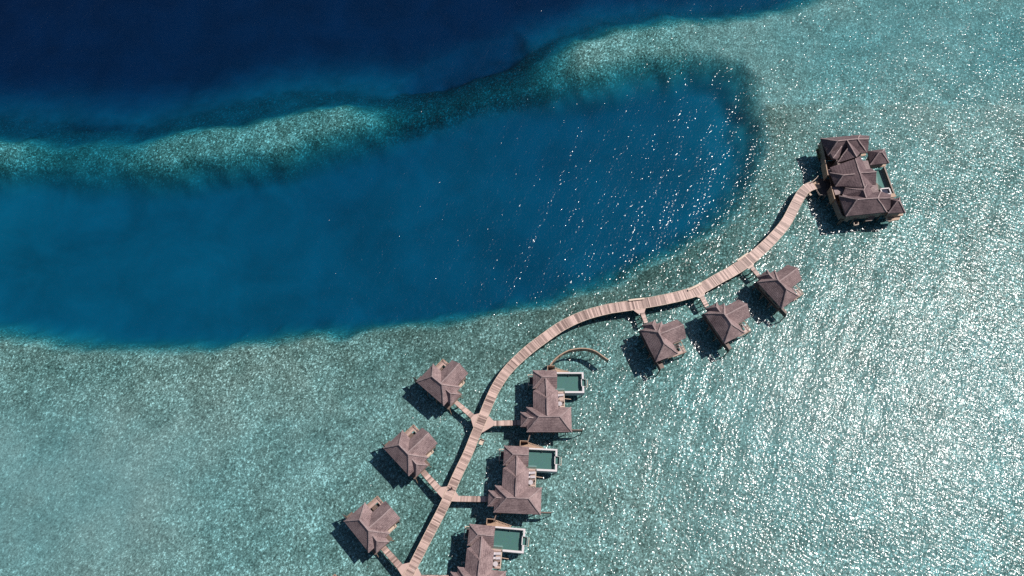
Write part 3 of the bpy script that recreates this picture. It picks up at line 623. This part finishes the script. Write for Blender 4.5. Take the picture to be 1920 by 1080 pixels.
# centre block, ridge running down the picture
rz_('centre_roof', dict(a=(1603.8, 297.5, 9.7), b=(1621, 351, 9.7), c=(1575, 349, 6.6), d=(1556, 314, 6.6), e=(1637, 350, 6.8), f=(1613, 292, 7.2), g=(1628, 322, 7.0)),
    [('a', 'b', 'c', 'd'), ('a', 'b', 'e', 'g'), ('a', 'g', 'f')], [('a', 'b')])
rz_('west_dormer_roof', dict(NW=(1556.5, 324, 6.9), SW=(1567, 349.5, 6.9), SE=(1590, 349, 6.9), NE=(1601, 326, 6.9), r0=(1581.5, 328.5, 9.4), r1=(1603, 326.3, 9.4)),
    [('NW', 'SW', 'r0'), ('SW', 'SE', 'r1', 'r0'), ('NE', 'NW', 'r0', 'r1')], [('r0', 'r1'), ('NW', 'r0'), ('SW', 'r0')])
rz_('east_dormer_roof', dict(a=(1614, 324, 9.3), b=(1643.5, 322.3, 9.3), c=(1642.5, 345.5, 6.9), d=(1628, 346.5, 6.9), e=(1634, 315.5, 6.9), f=(1618, 316.5, 7.4)),
    [('a', 'b', 'c', 'd'), ('a', 'b', 'e', 'f')], [('a', 'b')])
rz_('south_link_roof', dict(a=(1619.5, 356.5, 9.8), b=(1624.5, 371, 9.6), c=(1585, 352.5, 6.9), d=(1579.5, 366, 6.7), e=(1607, 373, 7.6), f=(1630, 349, 8.3), g=(1637, 361, 7.2), h=(1625, 346, 9.5)),
    [('a', 'c', 'h'), ('a', 'd', 'c'), ('a', 'e', 'd'), ('a', 'b', 'e'), ('a', 'b', 'g', 'f'), ('a', 'f', 'h')], [('a', 'b'), ('c', 'a'), ('h', 'a'), ('d', 'e')])
# south block
rz_('south_roof', dict(NW=(1573.3, 367.5, ZE), NE=(1652, 358.5, ZE), SE=(1663, 397.5, ZE), SW=(1586.5, 405.5, ZE), r0=(1607.5, 374.2, ZR), r1=(1645.5, 371.5, ZR)),
    [('SW', 'SE', 'r1', 'r0'), ('SE', 'NE', 'r1'), ('NE', 'NW', 'r0', 'r1'), ('NW', 'SW', 'r0')], [('r0', 'r1'), ('NW', 'r0'), ('NE', 'r1'), ('SE', 'r1'), ('SW', 'r0')])
rz_('south_gable_roof', dict(a=(1642, 371.8, 9.4), b=(1670, 371.2, 9.4), c=(1669.5, 393, 6.8), d=(1652, 395, 6.8), e=(1670.5, 364.5, 6.8), f=(1652, 359.5, 6.8)),
    [('a', 'b', 'c', 'd'), ('a', 'b', 'e', 'f')], [('a', 'b')])
rz_('southeast_pavilion_roof', dict(NW=(1668, 373.5, 6.5), NE=(1687, 370.5, 6.5), SE=(1697.5, 398.8, 6.5), SW=(1665.5, 400, 6.5), r0=(1683, 377, 8.9), r1=(1686.2, 376.3, 8.9)),
    [('NW', 'SW', 'r0'), ('SW', 'SE', 'r1', 'r0'), ('SE', 'NE', 'r1'), ('NE', 'NW', 'r0', 'r1')], [('r0', 'r1'), ('SW', 'r0'), ('NE', 'r1'), ('SE', 'r1')])
rz_('northeast_pavilion_roof', dict(NW=(1627, 283, 6.5), NE=(1659, 279.2, 6.5), SE=(1667, 305.5, 6.5), SW=(1632, 309.5, 6.5), r0=(1648.5, 285.8, 8.9), r1=(1654, 285.3, 8.9)),
    [('NW', 'SW', 'r0'), ('SW', 'SE', 'r1', 'r0'), ('SE', 'NE', 'r1'), ('NE', 'NW', 'r0', 'r1')], [('r0', 'r1'), ('SW', 'r0'), ('NE', 'r1'), ('SE', 'r1')])
def rpoly(pts, z0, z1, name, mat, zt=None, par=None):
    return MB().prism([at(x, y, zt if zt is not None else z1) for x, y in pts], z0, z1).build(name, mat, par or res)
def inset(pts, k):
    cx_ = sum(p[0] for p in pts)/len(pts); cy_ = sum(p[1] for p in pts)/len(pts); return [(cx_+(x-cx_)*k, cy_+(y-cy_)*k) for x, y in pts]
wls = []
for nm, pts, k in (('n', [(1538.6, 259.5), (1612.7, 252.5), (1625.5, 286), (1553, 291.5)], .84), ('c', [(1563, 296), (1613, 292), (1636, 350), (1580, 352)], .86),
                   ('s', [(1573.3, 367.5), (1652, 358.5), (1663, 397.5), (1586.5, 405.5)], .86), ('p', [(1668, 373.5), (1687, 370.5), (1697.5, 398.8), (1665.5, 400)], .7), ('q', [(1627, 283), (1659, 279.2), (1667, 305.5), (1632, 309.5)], .7), ('l', [(1582, 345), (1632, 342), (1640, 366), (1588, 370)], .9)):
    wls.append(MB().prism([at(x, y, 6.5) for x, y in inset(pts, k)], 2.9, 6.6))
wm = MB()
for q in wls: wm.add(q.v, q.f)
wl = wm.build('wall', M['wall'], res)
rpoly([(1551, 303), (1575, 298), (1582, 345), (1640, 340), (1678, 372), (1692, 396), (1662, 401), (1590, 411), (1578, 413), (1560, 356)], 2.3, 2.85, 'floor_platform', M['beam'])
# flat lit decks between the roofs
rpoly([(1549.5, 318.5), (1575.8, 315.8), (1577, 325), (1552.5, 328.5)], 5.2, 5.5, 'west_terrace', M['ridge'])
rpoly([(1561, 350), (1585.5, 348.5), (1587, 362), (1566.5, 365.5)], 5.2, 5.5, 'entrance_terrace', M['ridge'])
rpoly([(1613, 301.5), (1627.3, 300.8), (1632.2, 316.5), (1618, 317.5)], 7.0, 7.3, 'east_roof_terrace', M['ridge'])
rpoly([(1631, 347), (1643.6, 346.2), (1648.3, 360.6), (1634, 361.5)], 6.6, 6.9, 'southeast_roof_terrace', M['ridge'])
# tall boarded screens on the west side, seen from the side in the picture
def wall_strip(p, q, z0, z1, name, mat, wd=.25):
    a, c = at(*p, z1), at(*q, z1); m = MB(); m.beam((a.x, a.y, (z0+z1)/2), (c.x, c.y, (z0+z1)/2), wd, z1-z0); return m.build(name, mat, res)
wall_strip((1547.3, 300), (1552.6, 328), 2.6, 5.9, 'west_screen', M['tan'])
wall_strip((1558.8, 349), (1565.5, 373), 2.6, 5.9, 'west_screen', M['tan'])
wall_strip((1566, 374), (1579, 404), 2.6, 5.2, 'west_screen', M['wall'])
wall_strip((1540.5, 262), (1548, 300), 2.6, 5.6, 'west_screen', M['wall'])
wall_strip((1579, 404), (1594, 409.5), 2.4, 4.4, 'south_screen', M['wall'])
# glazed south front with two slanted canopies
rpoly([(1606, 404), (1618, 403), (1611, 409.5), (1600, 410.5)], 3.4, 3.5, 'canopy', M['glass'], 3.5)
rpoly([(1633, 401.8), (1645, 400.8), (1635, 413.5), (1622.5, 414.8)], 3.4, 3.5, 'canopy', M['wall'], 3.5)
rail([at(*p, 3.4) for p in ((1654, 400.5), (1661, 400), (1666, 414), (1671.5, 414.5), (1672, 409))], 2.5, res, .9, M['pale'])
rail([at(*p, 3.2) for p in ((1601.5, 417), (1602.5, 421.5), (1609.8, 421), (1609.5, 416.5))], 2.3, res, .9, M['pale'])
rpoly([(1658, 404), (1690, 402), (1686, 412), (1667, 414.5)], 2.2, 2.5, 'southeast_deck', M['tan'])
rpoly([(1679.5, 401.5), (1693, 400.6), (1694, 403.8), (1680.5, 404.8)], 3.0, 3.3, 'east_terrace', M['tan'])
rpoly([(1601, 415), (1610, 414.5), (1610.5, 420.5), (1602, 421)], 2.1, 2.3, 'south_step', M['beam'])
rpoly([(1649, 309.5), (1661, 307.6), (1661.5, 311), (1650, 313.3)], 3.3, 3.6, 'northeast_terrace', M['tan'])
rpoly([(1614, 289), (1623, 287.6), (1624, 291), (1615, 293)], 3.3, 3.6, 'north_terrace', M['tan'])
MB().beam(at(1691, 402, 2.3), at(1697, 396, 2.3), .3, .2).build('mooring_beam', M['pale'], res)
# residence pool
pl = MB()
Q = [at(x, y, 3.4) for x, y in ((1643, 314), (1657, 312.8), (1675, 361.5), (1652, 364))]
W_ = at(1659.5, 312.3, 3.4); V_ = at(1677.5, 361.2, 3.4)
pl.prism([Q[1], W_, V_, Q[2]], .9, 3.4)
pool = pl.build('pool', M['wall'], res)
MB().prism(Q, 1.7, 1.8).build('pool_floor', M['tile'], pool)
MB().prism(Q, 3.0, 3.2).build('pool_water', M['poolwater'], pool)
sp = [at(x, y, 3.6) for x, y in ((1650.8, 354.3), (1666.8, 353), (1670.5, 363.2), (1654.5, 365.6))]
m = MB()
for i in range(4): a, c = sp[i], sp[(i+1) % 4]; m.beam((a.x, a.y, 3.5), (c.x, c.y, 3.5), .38, .5)
m.build('spa_rim', M['white'], pool); MB().prism(sp, 2.6, 3.3).build('spa_water', M['navy'], pool)
rpoly([(1666, 362), (1677, 360.5), (1680.5, 368.5), (1663, 371)], 2.9, 3.15, 'pool_terrace', M['tan'])
# entrance platform, fence rails and planting in front of the residence
rpoly([(1524, 343), (1532.5, 339), (1536.5, 345), (1539.5, 352), (1532, 354.5), (1528, 354)], 2.2, 2.36, 'entrance_deck', M['tan'], 2.4)
rpoly([(1533, 334), (1562, 336), (1566, 364), (1545, 366), (1537, 358)], 2.0, 2.3, 'entrance_platform', M['darkwood'], 2.4)
rail([at(*p, 3.2) for p in ((1522.5, 341), (1530.5, 334.5), (1534, 330))], 2.4, res, .9, M['pale'])
rail([at(*p, 3.2) for p in ((1531, 354.5), (1537, 364), (1549, 366.5))], 2.3, res, .8, M['wall'])
m = MB(); m.box(-.5, .5, -.3, .3, 0, .45)
posts(res, [tuple(at(x, y, 2.3)[:2]) for x, y in ((1553, 318), (1562, 350), (1570, 380), (1580, 412), (1600, 412), (1625, 410), (1650, 406), (1668, 402), (1690, 398), (1540, 350), (1548, 366), (1548, 300), (1545, 280), (1660, 310), (1674, 345))], 2.35)
m = MB()
for p, q in (((1538, 366), (1534.5, 373)), ((1556, 378), (1551, 386)), ((1562, 362), (1556, 370)), ((1571, 398), (1566, 404)), ((1577, 412), (1571, 419))):
    a = at(*p, 2.4); c = at(*q, .2); m.beam(a, (c.x, c.y, -1.0), .14)
m.build('brace', M['tan'], res)
def shrub(px, py, z, sz, lab, seed):
    rs = random.Random(seed); p = at(px, py, z); r = empty('shrub', p, label=lab, cat='plant', group='small shrubs by the residence')
    MB().cyl((0, 0), .05, 0, sz*.7, 6).cyl((.1, .05), .04, 0, sz*.6, 6).build('stem', M['beam'], r); m = MB()
    for _ in range(150):
        d = Vector((rs.gauss(0, 1), rs.gauss(0, 1), rs.gauss(0, .8))).normalized()*sz*rs.uniform(.3, .8); c = d+Vector((0, 0, sz*.8))
        a = Vector((rs.uniform(-1, 1), rs.uniform(-1, 1), rs.uniform(-.5, .5))).normalized()*.14; e = a.orthogonal().normalized()*.08
        m.add([c-a, c+e, c+a, c-e], [(0, 1, 2, 3)])
    m.build('foliage', M['plant'], r)
shrub(1535.5, 285, 2.2, 1.6, 'green shrub at the upper left wall of the large residence', 3)
shrub(1534.5, 296, 2.2, 1.2, 'smaller green shrub lower down the left wall of the large residence', 4)
MB_pl = MB().prism([at(x, y, 2.2) for x, y in ((1530, 280), (1541, 276), (1544, 300), (1536, 302))], 1.9, 2.2).build('garden_platform', M['darkwood'], res)
# ------------------------------------------------------------------ person walking on the boardwalk
def person(px, py, heading):
    p = at(px, py, ZD+.9); p.z = ZD+.012
    V = [(0, 0, .93), (0, 0, 1.12), (0, .01, 1.36), (0, .02, 1.50), (0, .04, 1.63),
         (-.10, 0, .90), (-.11, .13, .50), (-.11, .20, .09), (-.11, .33, .035), (.10, 0, .90), (.11, .03, .49), (.11, -.22, .12), (.11, -.12, .035),
         (-.19, 0, 1.40), (-.24, -.07, 1.13), (-.23, .06, .90), (.19, 0, 1.40), (.24, .07, 1.13), (.23, .20, .93)]
    Ed = [(0, 1), (1, 2), (2, 3), (3, 4), (0, 5), (5, 6), (6, 7), (7, 8), (0, 9), (9, 10), (10, 11), (11, 12), (2, 13), (13, 14), (14, 15), (2, 16), (16, 17), (17, 18)]
    Rd = [.13, .12, .14, .055, .075, .09, .06, .045, .04, .09, .06, .045, .04, .06, .045, .03, .06, .045, .03]
    for side, wv in ((-1, 15), (1, 18)):
        w0 = V[wv]; palm = (w0[0], w0[1]+.02, w0[2]-.07); V.append(palm); Rd.append(.028); pi_ = len(V)-1; Ed.append((wv, pi_))
        for i in range(4): V.append((w0[0]+side*.005, w0[1]-.01+.018*i, w0[2]-.155+.006*abs(i-1.5))); Rd.append(.009); Ed.append((pi_, len(V)-1))
        V.append((w0[0]-side*.02, w0[1]+.06, w0[2]-.11)); Rd.append(.010); Ed.append((pi_, len(V)-1))
    me = bpy.data.meshes.new('person'); me.from_pydata(V, Ed, []); me.update()
    o = bpy.data.objects.new('person', me); col.objects.link(o); o.location = p; o.rotation_euler = (0, 0, heading)
    me.materials.append(M['skin'])
    sk = o.modifiers.new('skin', 'SKIN')
    for i, r_ in enumerate(Rd): me.skin_vertices[0].data[i].radius = (r_, r_*.8)
    me.skin_vertices[0].data[0].use_root = True
    o.modifiers.new('sub', 'SUBSURF').levels = 1; o.modifiers['sub'].render_levels = 2
    tag(o, 'person in dark clothes walking on the boardwalk where two jetties meet it', 'person')
    m = MB()                                     # head shape, hair cap
    for k in range(6):
        a0 = math.pi*.5*k/6; a1 = math.pi*.5*(k+1)/6
        m.cyl((0, .03), .105*math.cos(a0), 1.68+.105*math.sin(a0), 1.68+.105*math.sin(a1), 14, .105*math.cos(a1)+.001)
    m.build('hair', M['hair'], o)
    m = MB()
    for z0, z1, r0, r1 in ((.86, 1.05, .20, .175), (1.05, 1.25, .175, .20), (1.25, 1.42, .20, .19), (1.42, 1.48, .19, .09)): m.cyl((0, .005), r0, z0, z1, 16, r1)
    m.build('shirt', M['cloth'], o)
    m = MB(); m.cyl((0, 0), .19, .72, .88, 14, .18)
    m.beam((-.10, .01, .85), (-.11, .13, .48), .21); m.beam((.10, .01, .85), (.11, .03, .47), .21); m.build('trousers', M['cloth'], o)
    return o
person(847, 915.3, R(155))
